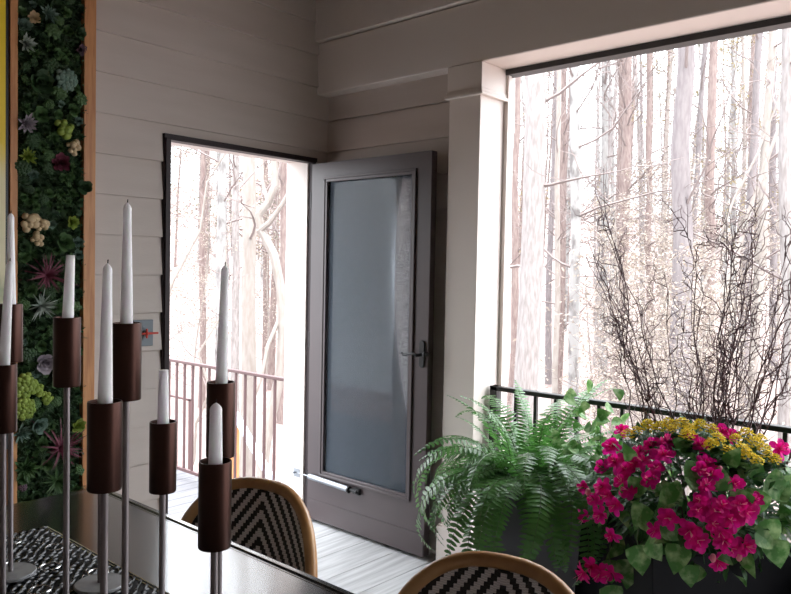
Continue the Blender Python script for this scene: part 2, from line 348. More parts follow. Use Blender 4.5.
# descending stair beyond the railing
t = thing('outdoor_stair', 'pale blue sloping stair rail with a wooden post beyond the deck railing', 'stair', (.9,2.1,-1.2))
w = MB(); a = Vector((0,-.02,1.38)); b = Vector((0,-1.1,.38)); w.tube([a, b], .045, 4); w.build('handrail', mat('pale_blue_paint', (.55,.62,.75), .6), t, smooth=False)
w = MB(); w.box((-.04,-.03,0),(.04,.05,1.36)); w.build('post', wood, t)
for k in range(5):
    w = MB(); w.box((-.05,-.25-.22*k,.62-.2*k),(.85,.03-.22*k,.66-.2*k)); w.build('step', boards, t)

# ------------------------------------------------------------------ ground, trees
def gz(x, y):
    d = (x*.7+y*.7)
    base = -2.3+.075*max(d-3, 0)+.0009*max(d-15,0)**2
    return base+.35*noise.noise(Vector((x*.12, y*.12, 0)))+.08*noise.noise(Vector((x*.6, y*.6, 3)))
w = MB(); N = 90; X0, X1, Y0, Y1 = -14, 95, -22, 95
vs = [(X0+(X1-X0)*i/N, Y0+(Y1-Y0)*j/N) for j in range(N+1) for i in range(N+1)]
w.add([(x, y, gz(x, y)) for x, y in vs], [(j*(N+1)+i, j*(N+1)+i+1, (j+1)*(N+1)+i+1, (j+1)*(N+1)+i) for j in range(N) for i in range(N)])
o = w.build('ground', ground_m); struct(o)

def wob(P0, d, L, n, amp, rnd, upb=0.):
    P = [Vector(P0)]; d = Vector(d).normalized()
    for i in range(n):
        d = (d+Vector((rnd.uniform(-1,1), rnd.uniform(-1,1), rnd.uniform(-.6,.8)+upb))*amp).normalized(); P.append(P[-1]+d*(L/n))
    return P
def branches(mb, P, r, rnd, n, h0, L0, leafmb=None, leafn=0, leafs=.05, upb=.1, sub=4):
    H = len(P)-1
    for k in range(n):
        t = h0+(1-h0)*(k+rnd.random())/n; f = t*H; i = min(int(f), H-1); b = P[i].lerp(P[i+1], f-i)
        a = rnd.uniform(0, 2*PI); L = L0*(1.15-t)*rnd.uniform(.6,1.3); el = rnd.uniform(.1,.9)
        Q = wob(b, (math.cos(a), math.sin(a), el), L, 6, .28, rnd, upb); rr = max(.006, min(.022, r*.25*(1.2-t)))
        mb.tube(Q, [rr*(1-.85*j/6) for j in range(7)], 4, cap=False)
        for q in range(sub):
            j = rnd.randint(2,6); a2 = rnd.uniform(0, 2*PI)
            T = wob(Q[j], (math.cos(a2), math.sin(a2), rnd.uniform(0,1)), L*rnd.uniform(.25,.5), 4, .35, rnd, upb)
            mb.tube(T, [max(.003, rr*.4*(1-.7*m_/4)) for m_ in range(5)], 3, cap=False)
            if leafmb:
                for m_ in range(leafn):
                    c = T[rnd.randint(1,4)]+Vector((rnd.gauss(0,.09), rnd.gauss(0,.09), rnd.gauss(0,.07)))
                    d = Vector((rnd.uniform(-1,1), rnd.uniform(-1,1), rnd.uniform(-.8,.3)))
                    leafmb.leaf(c, d, (rnd.uniform(-1,1), rnd.uniform(-1,1), 1), leafs*rnd.uniform(.7,1.3), leafs*.6, ((0,0),(.4,1),(1,0)))
def tree_parts(seed, H, r, nb=26, h0=.18, L0=2.6, amp=.03, leaf=None, leafn=0, leafs=.08, path=None, sub=4):
    rnd = random.Random(seed); mb = MB(); lf = MB() if leaf else None
    P = path or wob((0,0,-.3), (rnd.uniform(-.04,.04), rnd.uniform(-.04,.04), 1), H, 14, amp, rnd)
    k = len(P)-1
    mb.tube(P, [r*(1.12 if i == 0 else 1-.75*i/k) for i in range(k+1)], 10)
    mb.cur = 1; branches(mb, P, r, rnd, nb, h0, L0, lf, leafn, leafs, sub=sub)
    return mb, lf
used = []
# hero trees: (pixel x at y_a, y_a), (pixel x at y_b, y_b), depth, radius, bark, label
heroes = [
 (539,70,525,400,8.5,.155,0,'broad pale grey trunk leaning right, nearest to the white column'),
 (577,70,574,400,10.5,.085,1,'slim spotted white trunk, second thick trunk from the white column'),
 (559,75,556,400,12.5,.055,4,'thin tan trunk standing between the broad pale trunk and the spotted one'),
 (684,45,678,400,9.5,.150,2,'wide lilac grey trunk rising directly behind the curly willow branches'),
 (714,40,708,330,15,.13,3,'pinkish straight trunk just right of the wide lilac grey one'),
 (772,30,757,330,13,.10,4,'slender cream trunk near the right edge of the large opening'),
 (788,100,789,420,9,.10,0,'grey trunk at the far right edge of the photograph'),
 (648,45,650,400,17,.09,3,'thin reddish trunk a little left of the wide lilac grey one'),
 (518,80,513,380,14,.08,3,'narrow reddish brown trunk close against the white column'),
 (222,140,221,460,13,.10,1,'pale mottled trunk in the middle of the doorway view'),
 (249,140,246,470,11,.125,4,'thick creamy pink trunk, widest one in the doorway'),
 (203,140,201,460,16,.075,3,'thin reddish trunk at the left of the doorway view'),
 (236,140,235,460,15,.09,0,'pale grey trunk just left of the thick creamy pink one'),
 (285,150,283,400,15,.11,3,'reddish trunk beside the white jamb of the doorway'),
 (265,140,266,460,20,.10,3,'distant reddish trunk behind the winding white tree'),
]
for i, (xa, ya, xb, yb, d, r, m, lab) in enumerate(heroes):
    A, B = at(xa, ya, d), at(xb, yb, d); dr = (A-B).normalized(); g = gz(B.x, B.y)
    base = B-dr*((B.z-g)/dr.z+.2); H = 17
    rnd = random.Random(100+i)
    P = [Vector((0,0,0))]
    for k in range(16):
        P.append(dr*(H*(k+1)/16)+Vector((rnd.uniform(-1,1), rnd.uniform(-1,1), 0))*(.035))
    near = r > .08
    mb, lf = tree_parts(200+i, H, r, nb=20, h0=.22, L0=2.0, path=P, sub=5)
    # taper gently
    t = thing('tree', lab, 'tree', base)
    mb.build('trunk', [bark[m], twig_m], t)
    used.append((base.x, base.y))
# winding white tree in the doorway
pts = [(262,470),(268,430),(281,370),(283,330),(281,290),(274,255),(262,232),(258,215),(268,203),(275,185),(274,160),(276,135),(270,100),(278,60)]
P = [at(x, y, 10) for x, y in pts]; g = gz(P[0].x, P[0].y); b0 = Vector((P[0].x, P[0].y, g-.1)); P = [b0]+P
mb = MB(); mb.tube([p-b0 for p in P], [.085]+[.075-.0028*i for i in range(len(P)-1)], 9)
mb.tube([at(258,232,10)-b0, at(270,222,9.9)-b0, at(282,205,9.9)-b0, at(290,190,9.8)-b0, at(300,160,9.8)-b0], [.04,.036,.03,.022,.015], 7)
mb.tube([at(279,320,10)-b0, at(268,345,9.9)-b0, at(262,375,9.8)-b0, at(254,400,9.8)-b0], [.03,.026,.02,.012], 6)
mb.tube([at(268,203,10)-b0, at(262,180,10.1)-b0, at(262,150,10.2)-b0, at(255,120,10.2)-b0], [.03,.024,.02,.012], 6)
t = thing('tree', 'winding white tree with an S-shaped trunk at the right of the doorway view', 'tree', b0); mb.build('trunk', bark[4], t); used.append((b0.x, b0.y))
# leaning young trees
for k, (xa, ya, xb, yb, d, r, lab) in enumerate([(170,300,225,150,12,.03,'thin arching sapling leaning across the left of the doorway'),
                                           (740,240,790,100,11,.05,'white young tree slanting right behind the top of the willow branches'),
                                           (705,270,745,170,13,.04,'thin pale tree slanting behind the right willow branches'),
                                           (192,440,212,330,9,.025,'thin curved white sapling behind the deck railing pickets')]):
    A, B = at(xa, ya, d), at(xb, yb, d); dr = (B-A).normalized(); g = gz(A.x, A.y); b0 = A-dr*((A.z-g)/max(dr.z,.3)+.1)
    rnd = random.Random(k+50); P = [Vector((0,0,0))]
    Lt = (B-b0).length*1.5
    for j in range(10): P.append(dr*(Lt*(j+1)/10)+Vector((rnd.uniform(-.1,.1), rnd.uniform(-.1,.1), 0)))
    mb, _ = tree_parts(300+k, Lt, r, nb=9, h0=.4, L0=1.4, path=P, sub=4)
    t = thing('sapling', lab, 'tree', b0); mb.build('trunk', [bark[4], twig_m], t)
# background kinds
kinds = []
for s in range(6):
    mb, lf = tree_parts(10+s, 16+s, .07+.02*(s % 4), nb=34, h0=.12, L0=3.0, leaf=(s in (1,4)), leafn=(14 if s in (1,4) else 0), leafs=.075, sub=9)
    kinds.append((mb.build('trunk', [bark[[0,3,1,3,4,2][s]], twig_m], mesh_only=True), lf.build('foliage', pine_m if s == 1 else gold_m, mesh_only=True, smooth=False) if lf else None))
sap = []
for s in range(3):
    mb, lf = tree_parts(40+s, 4.2+s*.6, .028, nb=22, h0=.15, L0=1.6, amp=.06, leaf=1, leafn=11, leafs=.052, sub=8)
    sap.append((mb.build('trunk', [bark[4], twig_m], mesh_only=True), lf.build('foliage', beech_m, mesh_only=True, smooth=False)))
rnd = random.Random(77)
def place(px0, px1, d0, d1, n, mind, fn):
    c = 0; tries = 0
    while c < n and tries < n*40:
        tries += 1; d = d0+(d1-d0)*rnd.random()**.8; x = rnd.uniform(px0, px1); p = at(x, 280, d)
        if p.x < 2.0 and p.y < 5: continue
        if any((p.x-a)**2+(p.y-b)**2 < mind**2 for a, b in used): continue
        used.append((p.x, p.y)); fn(p, x, d); c += 1
def where(x, d):
    if x < 400: s = 'through the doorway'
    elif x < 600: s = 'through the opening near the column'
    elif x < 700: s = 'through the middle of the opening'
    else: s = 'through the right of the opening'
    return s
def bgtree(p, x, d):
    far = 'mid-distance' if d < 24 else 'faint distant'
    k = rnd.randrange(6); s = rnd.uniform(.85,1.2)
    desc = ['pale bare tree','needle-tufted tree','mottled bare tree','reddish bare tree','yellow-leaved cream tree','lilac grey bare tree'][k]
    lab = '%s %s seen %s' % (far, desc, where(x, d))
    t = thing('tree', lab, 'tree', (p.x, p.y, gz(p.x, p.y)), (0, 0, rnd.uniform(0, 6.28)), group=lab.replace('tree', 'trees'))
    inst('trunk', kinds[k][0], t, sc=s)
    if kinds[k][1]: inst('foliage', kinds[k][1], t, sc=s)
def bgsap(p, x, d):
    k = rnd.randrange(3); s = rnd.uniform(.8,1.25)
    lab = '%s young beech holding dry cream leaves seen %s' % ('near' if d < 11 else 'farther', where(x, d))
    t = thing('beech_sapling', lab, 'tree', (p.x, p.y, gz(p.x, p.y)), (0, 0, rnd.uniform(0, 6.28)), group=lab.replace('beech', 'beeches'))
    inst('trunk', sap[k][0], t, sc=s); inst('foliage', sap[k][1], t, sc=s)
place(100, 330, 15, 55, 38, 1.0, bgtree)
place(480, 860, 14, 55, 70, 1.0, bgtree)
place(592, 770, 7.5, 18, 20, .6, bgsap); place(150, 300, 11, 20, 5, .6, bgsap)

# ------------------------------------------------------------------ living wall
lw = thing('living_wall', 'tall cedar-framed vertical garden packed with succulents on the siding', 'vertical garden', (-1.615,-.001,.25))
lw0 = lw.location.copy()
def L(p): return (p[0]-lw0[0], p[1]-lw0[1], p[2]-lw0[2])
zb, zt = .25, 2.95
w = MB(); w.box(L((-1.490,-.062,zb)), L((-1.437,-.014,zt))); w.build('frame_side', wood, lw, bevel=.002)
w = MB(); w.box(L((-1.794,-.062,zb)), L((-1.764,-.014,zt))); w.build('frame_side', wood, lw, bevel=.002)
w = MB(); w.box(L((-1.762,-.062,zt-.05)), L((-1.490,-.014,zt))); w.build('frame_top', wood, lw)
w = MB(); w.box(L((-1.762,-.062,zb)), L((-1.490,-.014,zb+.05))); w.build('frame_bottom', wood, lw)
w = MB(); w.box(L((-1.762,-.030,zb+.05)), L((-1.490,-.014,zt-.05))); w.build('backing', mat('dark_moss', (.012,.028,.014), .95, col2=(.03,.06,.02), scale=30, bump=1), lw)
filler = mat('moss_leaf', (.018,.05,.022), .6, col2=(.05,.11,.04), scale=12, trans=.1)
w = MB(); rr = random.Random(5)
for k in range(5200):
    c = Vector(L((rr.uniform(-1.765,-1.487), rr.uniform(-.062,-.028), rr.uniform(zb+.04, zt-.04))))
    d = Vector((rr.uniform(-1,1), -rr.uniform(.1,1), rr.uniform(-.8,.8))); w.leaf(c, d, (rr.uniform(-.5,.5), -.6, 1), rr.uniform(.010,.026), rr.uniform(.006,.014))
o = w.build('moss_filler', filler, lw); o['kind'] = 'stuff'
def rosette(n, R, wd, tilt0=1.35, tilt1=.2, thick=.25, pts=((0,.3),(.35,.75),(.7,1),(.9,.7),(1,.05)), seed=0):
    mb = MB(); r = random.Random(seed)
    for k in range(n):
        t = (k+.5)/n; a = k*2.39996; Lk = R*(.28+.72*t); el = tilt0+(tilt1-tilt0)*t + r.uniform(-.08,.08)
        d = Vector((math.cos(a)*math.cos(el), math.sin(a)*math.cos(el), math.sin(el))); nn = Vector((-math.cos(a)*math.sin(el), -math.sin(a)*math.sin(el), math.cos(el)))
        sd = d.cross(nn); vs = []; W = wd*Lk
        for (u, wv) in pts:
            c = d*(Lk*u)+nn*(.18*Lk*u*u); e = sd*(W*.5*wv); h = nn*(W*thick*wv)
            vs += [c-e+h*.5, c-h*.2, c+e+h*.5, c-h]
        q = len(pts); fs = []
        for i in range(q-1):
            for j in range(4): fs.append((i*4+j, i*4+(j+1)%4, (i+1)*4+(j+1)%4, (i+1)*4+j))
        fs.append(tuple(range((q-1)*4, q*4)))
        mb.add(vs, fs)
    return mb
def beads(n, R, rb, seed):
    mb = MB(); r = random.Random(seed)
    for k in range(n):
        a = k*2.4; q = R*math.sqrt((k+.5)/n); z = math.sqrt(max(R*R-q*q,0))*.55
        mb.sphere((q*math.cos(a), q*math.sin(a), z), rb*r.uniform(.8,1.2), 8, 5, (1,1,.9))
    return mb
def spiky(n, R, wd, seed, curl=.5):
    mb = MB(); r = random.Random(seed)
    for k in range(n):
        a = r.uniform(0, 2*PI); el = r.uniform(.15,1.3)
        d = Vector((math.cos(a)*math.cos(el), math.sin(a)*math.cos(el), math.sin(el)))
        mb.leaf((0,0,0), d, (0,0,1), R*r.uniform(.6,1.1), wd, ((0,1),(.3,.9),(.6,.6),(.85,.3),(1,0)), droop=curl*r.uniform(.3,1.2), fold=.4)
    return mb
SM = {}
def suc_mat(n, a, b): SM[n] = mat('succulent_'+n, a, .5, col2=b, scale=18, trans=.05)
suc_mat('green', (.045,.10,.03), (.09,.17,.06)); suc_mat('dark_green', (.020,.05,.018), (.04,.085,.03)); suc_mat('silver', (.22,.27,.23), (.36,.40,.34))
suc_mat('purple', (.10,.055,.08), (.20,.12,.16)); suc_mat('cream', (.50,.36,.20), (.62,.48,.30)); suc_mat('lime', (.17,.25,.03), (.30,.38,.07)); suc_mat('wine', (.10,.015,.03), (.18,.04,.07)); suc_mat('lavender', (.26,.22,.26), (.38,.33,.36)); suc_mat('grey_green', (.10,.17,.13), (.17,.25,.20))
SH = dict(rose=rosette(38,.04,.55,seed=1), star=rosette(34,.045,.30,1.3,.1,.4,((0,.5),(.4,1),(.75,.7),(1,.02)),2), bead=beads(26,.034,.010,3), cabbage=rosette(24,.045,.8,1.3,.25,.1,((0,.3),(.4,.9),(.75,1),(1,.5)),4), spider=spiky(34,.075,.006,5,.7), grass=spiky(40,.06,.007,6,.2), button=beads(7,.022,.012,8))
SHM = {}
def sucm(sh, colr):
    if (sh, colr) not in SHM: SHM[sh, colr] = SH[sh].build('succulent', SM[colr], mesh_only=True, angle=50)
    return SHM[sh, colr]
shape_word = dict(rose='rosette succulent', star='star-shaped succulent', bead='cluster of bead-like sedum', cabbage='broad-leaved cupped succulent', spider='spidery air plant', grass='grassy tufted succulent', button='clump of round button succulent')
taken = []
SY = -.052
def suc(x, z, sh, colr, s, lab, group=None, dy=0):
    o = inst('air_plant' if sh in ('spider',) else 'succulent', sucm(sh, colr), None, (x, SY+dy, z), (PI/2+rr.uniform(-.3,.3), rr.uniform(-.3,.3), 0), s)
    o.rotation_euler = (Euler((PI/2+rr.uniform(-.25,.25), 0, rr.uniform(-.25,.25))).to_matrix() @ Matrix.Rotation(rr.uniform(0,6.28), 3, 'Z')).to_euler()
    tag(o, lab, 'succulent', group); taken.append((x, z, .036*s))
def wallpt(x, y):
    d = ray(x, y); t = (SY-CAM.y)/d.y; p = CAM+d*t; return p.x, p.z
special = [(33,18,'rose','cream',.8,'brownish cream rosette near the top left of the living wall'),(25,44,'star','silver',1.1,'silvery star-shaped succulent high at the left edge of the living wall'),(48,15,'star','grey_green',1.1,'grey-green star-shaped succulent at the very top of the living wall'),
 (26,124,'star','lavender',1.2,'pale purple star succulent level with the top siding line, left edge of the living wall'),(64,80,'bead','grey_green',1.3,'frosted green sedum cluster a little above the middle right of the living wall'),(40,84,'cabbage','dark_green',1.4,'large dark green cupped succulent in the upper living wall'),(63,128,'button','lime',1.5,'lime green button clump in the upper right of the living wall'),
 (72,148,'button','cream',1.2,'cream button clump right of the wine-coloured rosette'),(60,163,'rose','wine',1.2,'wine red rosette left of the cream button clump'),(27,157,'star','lime',1.0,'yellow-green star succulent below the pale purple one'),(27,222,'button','cream',1.5,'largest tan mushroom-like clump at the left of the living wall'),(36,240,'button','cream',1.1,'small tan clump just below the largest tan one'),(40,225,'button','cream',1.1,'tan clump just right of the largest tan one'),
 (71,222,'rose','lime',.9,'yellow-green rosette beside the right cedar frame'),(63,243,'cabbage','green',1.1,'green cabbage-like succulent above the broken-topped candle'),(45,275,'spider','wine',1.5,'dark red spidery air plant at the middle of the living wall'),(40,305,'grass','silver',1.3,'pale grassy tuft below the dark red spidery plant'),(44,362,'cabbage','lavender',1.2,'lavender ruffled succulent between the candle cups'),
 (36,391,'button','lime',1.2,'round lime button clump left of the bronze cup stem'),(46,397,'button','lime',1.0,'smaller lime button clump right of the round one'),(22,385,'bead','lime',1.4,'lime sedum trailing at the left edge behind the candle cups'),(22,408,'bead','lime',1.3,'lower lime sedum cluster at the left frame edge'),(20,432,'star','grey_green',1.2,'grey-green star succulent behind the front candle stem'),
 (37,425,'cabbage','grey_green',1.0,'small grey-green cupped succulent in the lower living wall'),(77,425,'rose','lime',1.0,'lime rosette beside the lower right cedar frame'),(58,447,'spider','wine',1.75,'large purple-red spidery plant sprawling over the lower right frame'),(25,468,'star','green',1.5,'glossy green star succulent at the lower left of the living wall'),(56,480,'grass','green',1.4,'leafy green tuft just above the table edge'),(78,34,'cabbage','dark_green',.8,'dark succulent overlapping the upper right cedar frame'),(83,188,'cabbage','dark_green',.9,'dark succulent overlapping the right cedar frame at door height')]
for (x, y, sh, c, s, lab) in special:
    X, Z = wallpt(x, y); suc(X, Z, sh, c, s, lab, dy=-.006)
combos = [('rose','green'),('cabbage','dark_green'),('star','dark_green'),('bead','green'),('rose','grey_green'),('rose','dark_green'),('star','green'),('bead','dark_green'),('cabbage','green'),('rose','purple'),('bead','purple'),('button','green'),('grass','dark_green')]
c = 0; tries = 0
while c < 230 and tries < 9000:
    tries += 1; x = rr.uniform(-1.752,-1.50); z = rr.uniform(.33, 2.85); s = rr.uniform(.45,.95)
    if any((x-a)**2+(z-b)**2 < ((q+.034*s)*.72)**2 for a, b, q in taken): continue
    sh, cc = rr.choice(combos[:9] if rr.random() < .8 else combos)
    band = 'bottom' if z < .75 else ('lower' if z < 1.15 else ('middle' if z < 1.6 else ('upper' if z < 2.1 else 'topmost')))
    lab = '%s %s filling the %s stretch of the living wall' % (cc.replace('_',' '), shape_word[sh], band)
    suc(x, z, sh, cc, s, lab, lab.replace('filling', 'in') + ' group'); c += 1

# painting at the left edge
pt = thing('painting', 'abstract yellow and cream canvas in a thin black frame, at the left edge', 'painting', (-2.35,-.014,.7))
w = MB(); w.box((-.50,-.05,.02),(.538,0,2.15)); w.build('canvas', painting_mat(), pt)
w = MB(); w.box((.538,-.045,0),(.550,0,2.17)); w.box((-.52,-.045,0),(-.50,0,2.17)); w.box((-.50,-.055,0),(.538,0,.02)); w.box((-.50,-.055,2.15),(.538,0,2.17)); w.build('frame', black, pt)
# wall valve plate
t = thing('gas_valve', 'square grey wall plate with a red cross handle on the siding beside the doorway', 'valve', (-1.178,-.013,1.14))
w = MB(); w.box((-.050,-.007,-.062),(.050,.004,.062)); w.build('plate', galv, t, bevel=.002)
w = MB(); w.tube([(0,-.005,0),(0,-.020,0)], .030, 20); w.tube([(0,-.02,0),(0,-.032,0)], .014, 14); vb = w.build('valve_body', galv, t)
w = MB(); w.tube([(-.045,-.036,0),(.058,-.036,0)], .005, 8); w.tube([(0,-.036,-.022),(0,-.036,.022)], .005, 8); w.sphere((0,-.036,0), .010); w.build('handle', red_m, vb)

# ------------------------------------------------------------------ dining table, runner
TX1, TY1, TZ = -1.862, -.955, .75
TX0, TY0 = -2.86, -3.15
t = thing('dining_table', 'long black lacquered dining table set beside the living wall', 'table', ((TX0+TX1)/2, (TY0+TY1)/2, 0))
cx, cy = (TX0+TX1)/2, (TY0+TY1)/2; hx, hy = (TX1-TX0)/2, (TY1-TY0)/2
w = MB(); w.box((-hx+.032,-hy+.032,TZ-.03),(hx-.032,hy-.032,TZ)); top = w.build('tabletop', table_m, t, bevel=.002)
w = MB()
for a, b in (((-hx,-hy),(hx,-hy+.03)),((-hx,hy-.03),(hx,hy)),((-hx,-hy+.03),(-hx+.03,hy-.03)),((hx-.03,-hy+.03),(hx,hy-.03))):
    w.box((a[0],a[1],TZ-.045),(b[0],b[1],TZ-.001))
for q in (.012,):
    w.box((hx-.020,-hy,TZ-.002),(hx-.012,hy,TZ+.003))
w.build('edge_molding', table_m, t, bevel=.0008)
w = MB()
w.box((-hx+.08,-hy+.08,TZ-.13),(hx-.08,-hy+.105,TZ-.03)); w.box((-hx+.08,hy-.105,TZ-.13),(hx-.08,hy-.08,TZ-.03)); w.box((-hx+.08,-hy+.08,TZ-.13),(-hx+.105,hy-.08,TZ-.03)); w.box((hx-.105,-hy+.08,TZ-.13),(hx-.08,hy-.08,TZ-.03)); w.build('apron', table_m, t)
for sx in (-1,1):
    for sy in (-1,1):
        w = MB(); c = Vector((sx*(hx-.11), sy*(hy-.11), 0)); w.tube([c, c+Vector((0,0,TZ-.03))], [.028,.042], 4); w.build('leg', table_m, t, smooth=False)
rx0, rx1, ry0, ry1 = -2.60, -2.152, -3.05, -1.235
t = thing('table_runner', 'black beaded runner woven with silver rings down the middle of the table', 'runner', ((rx0+rx1)/2, (ry0+ry1)/2, TZ+.001))
hx, hy = (rx1-rx0)/2, (ry1-ry0)/2
w = MB(); w.box((-hx,-hy,0),(hx,hy,.003)); w.build('cloth', runner_m, t)
w = MB()
for q in (0, .009):
    a = hx-q; b = hy-q; w.tube([(-a,-b,.004),(a,-b,.004),(a,b,.004),(-a,b,.004),(-a,-b,.004)], .0018, 5)
w.build('wire_border', silver, t)
w = MB(); w2 = MB(); rr2 = random.Random(3); row = 0; y = hy-.02
while y > -hy+.5:
    x = -hx+.02+(.012 if row % 2 else 0); k = 0
    while x < hx-.018:
        an = .45+rr2.uniform(-.5,.5); d = Vector((math.cos(an), math.sin(an), 0))*.010; c = Vector((x+rr2.uniform(-.003,.003), y+rr2.uniform(-.003,.003), .0085))
        w.tube([c-d, c-d*.5+Vector((0,0,.0015)), c+d*.5+Vector((0,0,.0015)), c+d], [.002,.0036,.0036,.002], 6)
        if rr2.random() < .16: w2.tube([c+Vector((-.008,-.004,-.002)), c+Vector((0,0,.006)), c+Vector((.008,.004,-.001))], .0013, 5)
        x += .024; k += 1
    y -= .0145; row += 1
o = w.build('beadwork', bead_k, t); o['kind'] = 'stuff'; o = w2.build('wire_links', silver, t); o['kind'] = 'stuff'
rm = MB(); rm.tube([(.022*math.cos(a), .022*math.sin(a), 0) for a in [2*PI*i/20 for i in range(21)]], .002, 6, cap=False); rme = rm.build('ring', silver, mesh_only=True)
for j in range(8):
    for i in range(3):
        inst('ring', rme, t, (-hx+.09+.13*i+(.06 if j % 2 else 0)-.02, hy-.07-.11*j, .0115), (0,0,0))

# ------------------------------------------------------------------ candle holders and candles
def holder(x, y, ztop, lab, first=None, bx=None, by=None):
    z0 = TZ+.013 if x < -2.152 else TZ; zt_ = ztop-z0
    t = thing('candle_holder', lab, 'candle holder', (x, y, z0), group='bronze cup candle holders on the table')
    w = MB(); w.lathe([(.0,0),(.050,0),(.053,.002),(.053,.006),(.051,.008),(0,.009)], 40); w.build('base', base_m, t)
    w = MB(); w.tube([(0,0,.008),(0,0,zt_-.126)], .0055, 12); w.build('stem', stem_m, t)
    w = MB(); w.lathe([(0,-.128),(.0235,-.128),(.0240,-.126),(.0240,-.002),(.0236,0),(.0220,0),(.0216,-.002),(.0216,-.045),(0,-.046)], 32, (0,0,zt_)); w.build('cup', cup_m, t, angle=50)
    return t
def candle(x, y, zr, ztop, lab, flat=False, lean=(0,0), wick=True):
    z0 = zr-.040; H = ztop-z0; t = thing('taper_candle', lab, 'candle', (x, y, z0), group='white taper candles')
    n = 8; P = [Vector((lean[0]*(i/n), lean[1]*(i/n), H*i/n)) for i in range(n+1)]; full = .24
    R = [.0112-.0052*min(1, (H*i/n)/full) for i in range(n+1)]
    w = MB()
    if flat: w.tube(P, R, 20)
    else:
        Q = P[:-1]; RR = R[:-1]; e = P[-1]; p = P[-2].lerp(e, .2)
        d = (e-P[-2]).normalized(); r = R[-1]
        for tt in (.0,.35,.65,.85,1.0): Q.append(e-d*(.011*(1-tt))); RR.append(r*(1-tt**2.2)+.0006)
        w.tube(Q, RR, 20)
    wb = w.build('wax_body', wax, t, angle=60)
    if wick:
        w = MB(); w.tube([P[-1]-Vector((0,0,.002)), P[-1]+Vector((.0005,0,.004)), P[-1]+Vector((.001,0,.005))], .0009, 6); w.build('wick', wick_m, wb)
H_ = [(-2.462,-1.759,1.269,1.463,'bronze cup candle holder at the left edge, cup in front of the one behind','white candle with bent wick in the frontmost cup at the left edge',0,(.012,0)),
      (-2.352,-1.511,1.369,1.569,'bronze cup candle holder behind the leftmost one, round base showing on the runner','tall white candle rising behind the leftmost candle',0,(0,0)),
      (-2.390,-1.866,1.361,1.476,'bronze cup candle holder standing in front of the living wall, left of the cedar frame','short flat-topped tilted white candle in front of the living wall',1,(.006,0)),
      (-2.390,-2.083,1.364,1.563,'tallest bronze cup candle holder beside the wall valve plate','tallest white candle, standing before the plain siding',0,(0,0)),
      (-2.498,-2.221,1.264,1.462,'large near bronze cup candle holder just right of the cedar frame','white candle with burnt wick just right of the cedar frame',0,(.003,0)),
      (-2.289,-2.031,1.177,1.271,'low bronze cup candle holder beside the left door jamb','short flat-topped white candle beside the left door jamb',1,(0,0)),
      (-2.268,-2.177,1.264,1.463,'bronze cup candle holder before the deck railing, partly behind the lowest front cup','tall white candle seen against the trees in the doorway',0,(.006,0)),
      (-2.379,-2.322,1.175,1.261,'front bronze cup candle holder standing before the woven chair back','short pointed white candle in the front cup before the chair',0,(0,0))]
for (x, y, zr, zt2, la, lb, fl, ln) in H_:
    holder(x, y, zr, la); candle(x, y, zr, zt2, lb, bool(fl), ln, not fl)
holder(-2.243,-1.708,1.165,'bronze cup candle holder mostly hidden behind the large near one, only stem and base showing')

# ------------------------------------------------------------------ chairs
def make_chair(lab):
    t = thing('bistro_chair', lab, 'chair', group='rattan bistro chairs around the table')
    A = .258
    def bx(y): return .20-.09*(y/A)**2
    pts = []
    n = 30
    for i in range(n+1):
        a = PI*i/n; c, s = math.cos(a), math.sin(a); e = 2/2.7
        y = A*(1 if c > 0 else -1)*abs(c)**e; z = .46+.345*max(s,0)**e; pts.append(Vector((bx(y)+.05*(z-.46)/.335, y, z)))
    pts = [Vector((bx(A)-.005, A, .40))]+pts+[Vector((bx(A)-.005, -A, .40))]
    w = MB(); w.tube(pts, .0175, 12); w.build('back_frame', rattan, t, angle=60)
    # woven panel follows the same curve
    w = MB(); ny, nz = 24, 16; vs = []; Ai = A-.012
    for j in range(nz+1):
        z = .475+.318*j/nz; s = min(1, (z-.46)/.335); hw = Ai*(max(0, 1-s**2.7))**(1/2.7); hw = max(hw, .02)
        for i in range(ny+1):
            y = hw*(2*i/ny-1); vs.append((bx(y)+.05*(z-.46)/.335+.002, y, z))
    w.add(vs, [(j*(ny+1)+i, j*(ny+1)+i+1, (j+1)*(ny+1)+i+1, (j+1)*(ny+1)+i) for j in range(nz) for i in range(ny)]); w.build('woven_back', weave, t, solid=.006)
    # inner rattan hoop
    # seat
    w = MB(); out = []
    for i in range(32):
        a = 2*PI*i/32; c, s = math.cos(a), math.sin(a); out.append((-.02+.205*(1 if c > 0 else -1)*abs(c)**.72, .22*(1 if s > 0 else -1)*abs(s)**.72))
    w.prism([(a, b) for a, b in out], 2, .440, .456); w.build('woven_seat', weave, t)
    w = MB(); P = [(a, b, .445) for a, b in out]; w.tube(P+[P[0], P[1]], .016, 10, cap=False); w.build('seat_frame', rattan, t)
    for sx, sy in ((-1,-1),(-1,1),(1,-1),(1,1)):
        w = MB(); w.tube([(sx*.15-.02+sx*.045, sy*.215, 0),(sx*.15-.02+sx*.02, sy*.195, .25),(sx*.15-.02, sy*.175, .44)], .015, 10); w.build('leg', rattan, t)
    w = MB()
    for sy in (-1,1): w.tube([(-.20,sy*.20,.2),(.16,sy*.20,.2)], .009, 8)
    for sx in (-.20,.16): w.tube([(sx,-.2,.2),(sx,.2,.2)], .009, 8)
    w.build('stretcher', rattan, t)
    return t
c1 = make_chair('rattan bistro chair with black and white chevron back, tucked in before the doorway'); c1.location = (-1.842,-1.522,0); c1.rotation_euler = (0,0,.25)
c2 = copy_tree(c1); c2['label'] = 'nearest rattan bistro chair, its chevron back cut off by the bottom edge'; c2.location = (-1.842,-2.385,0)
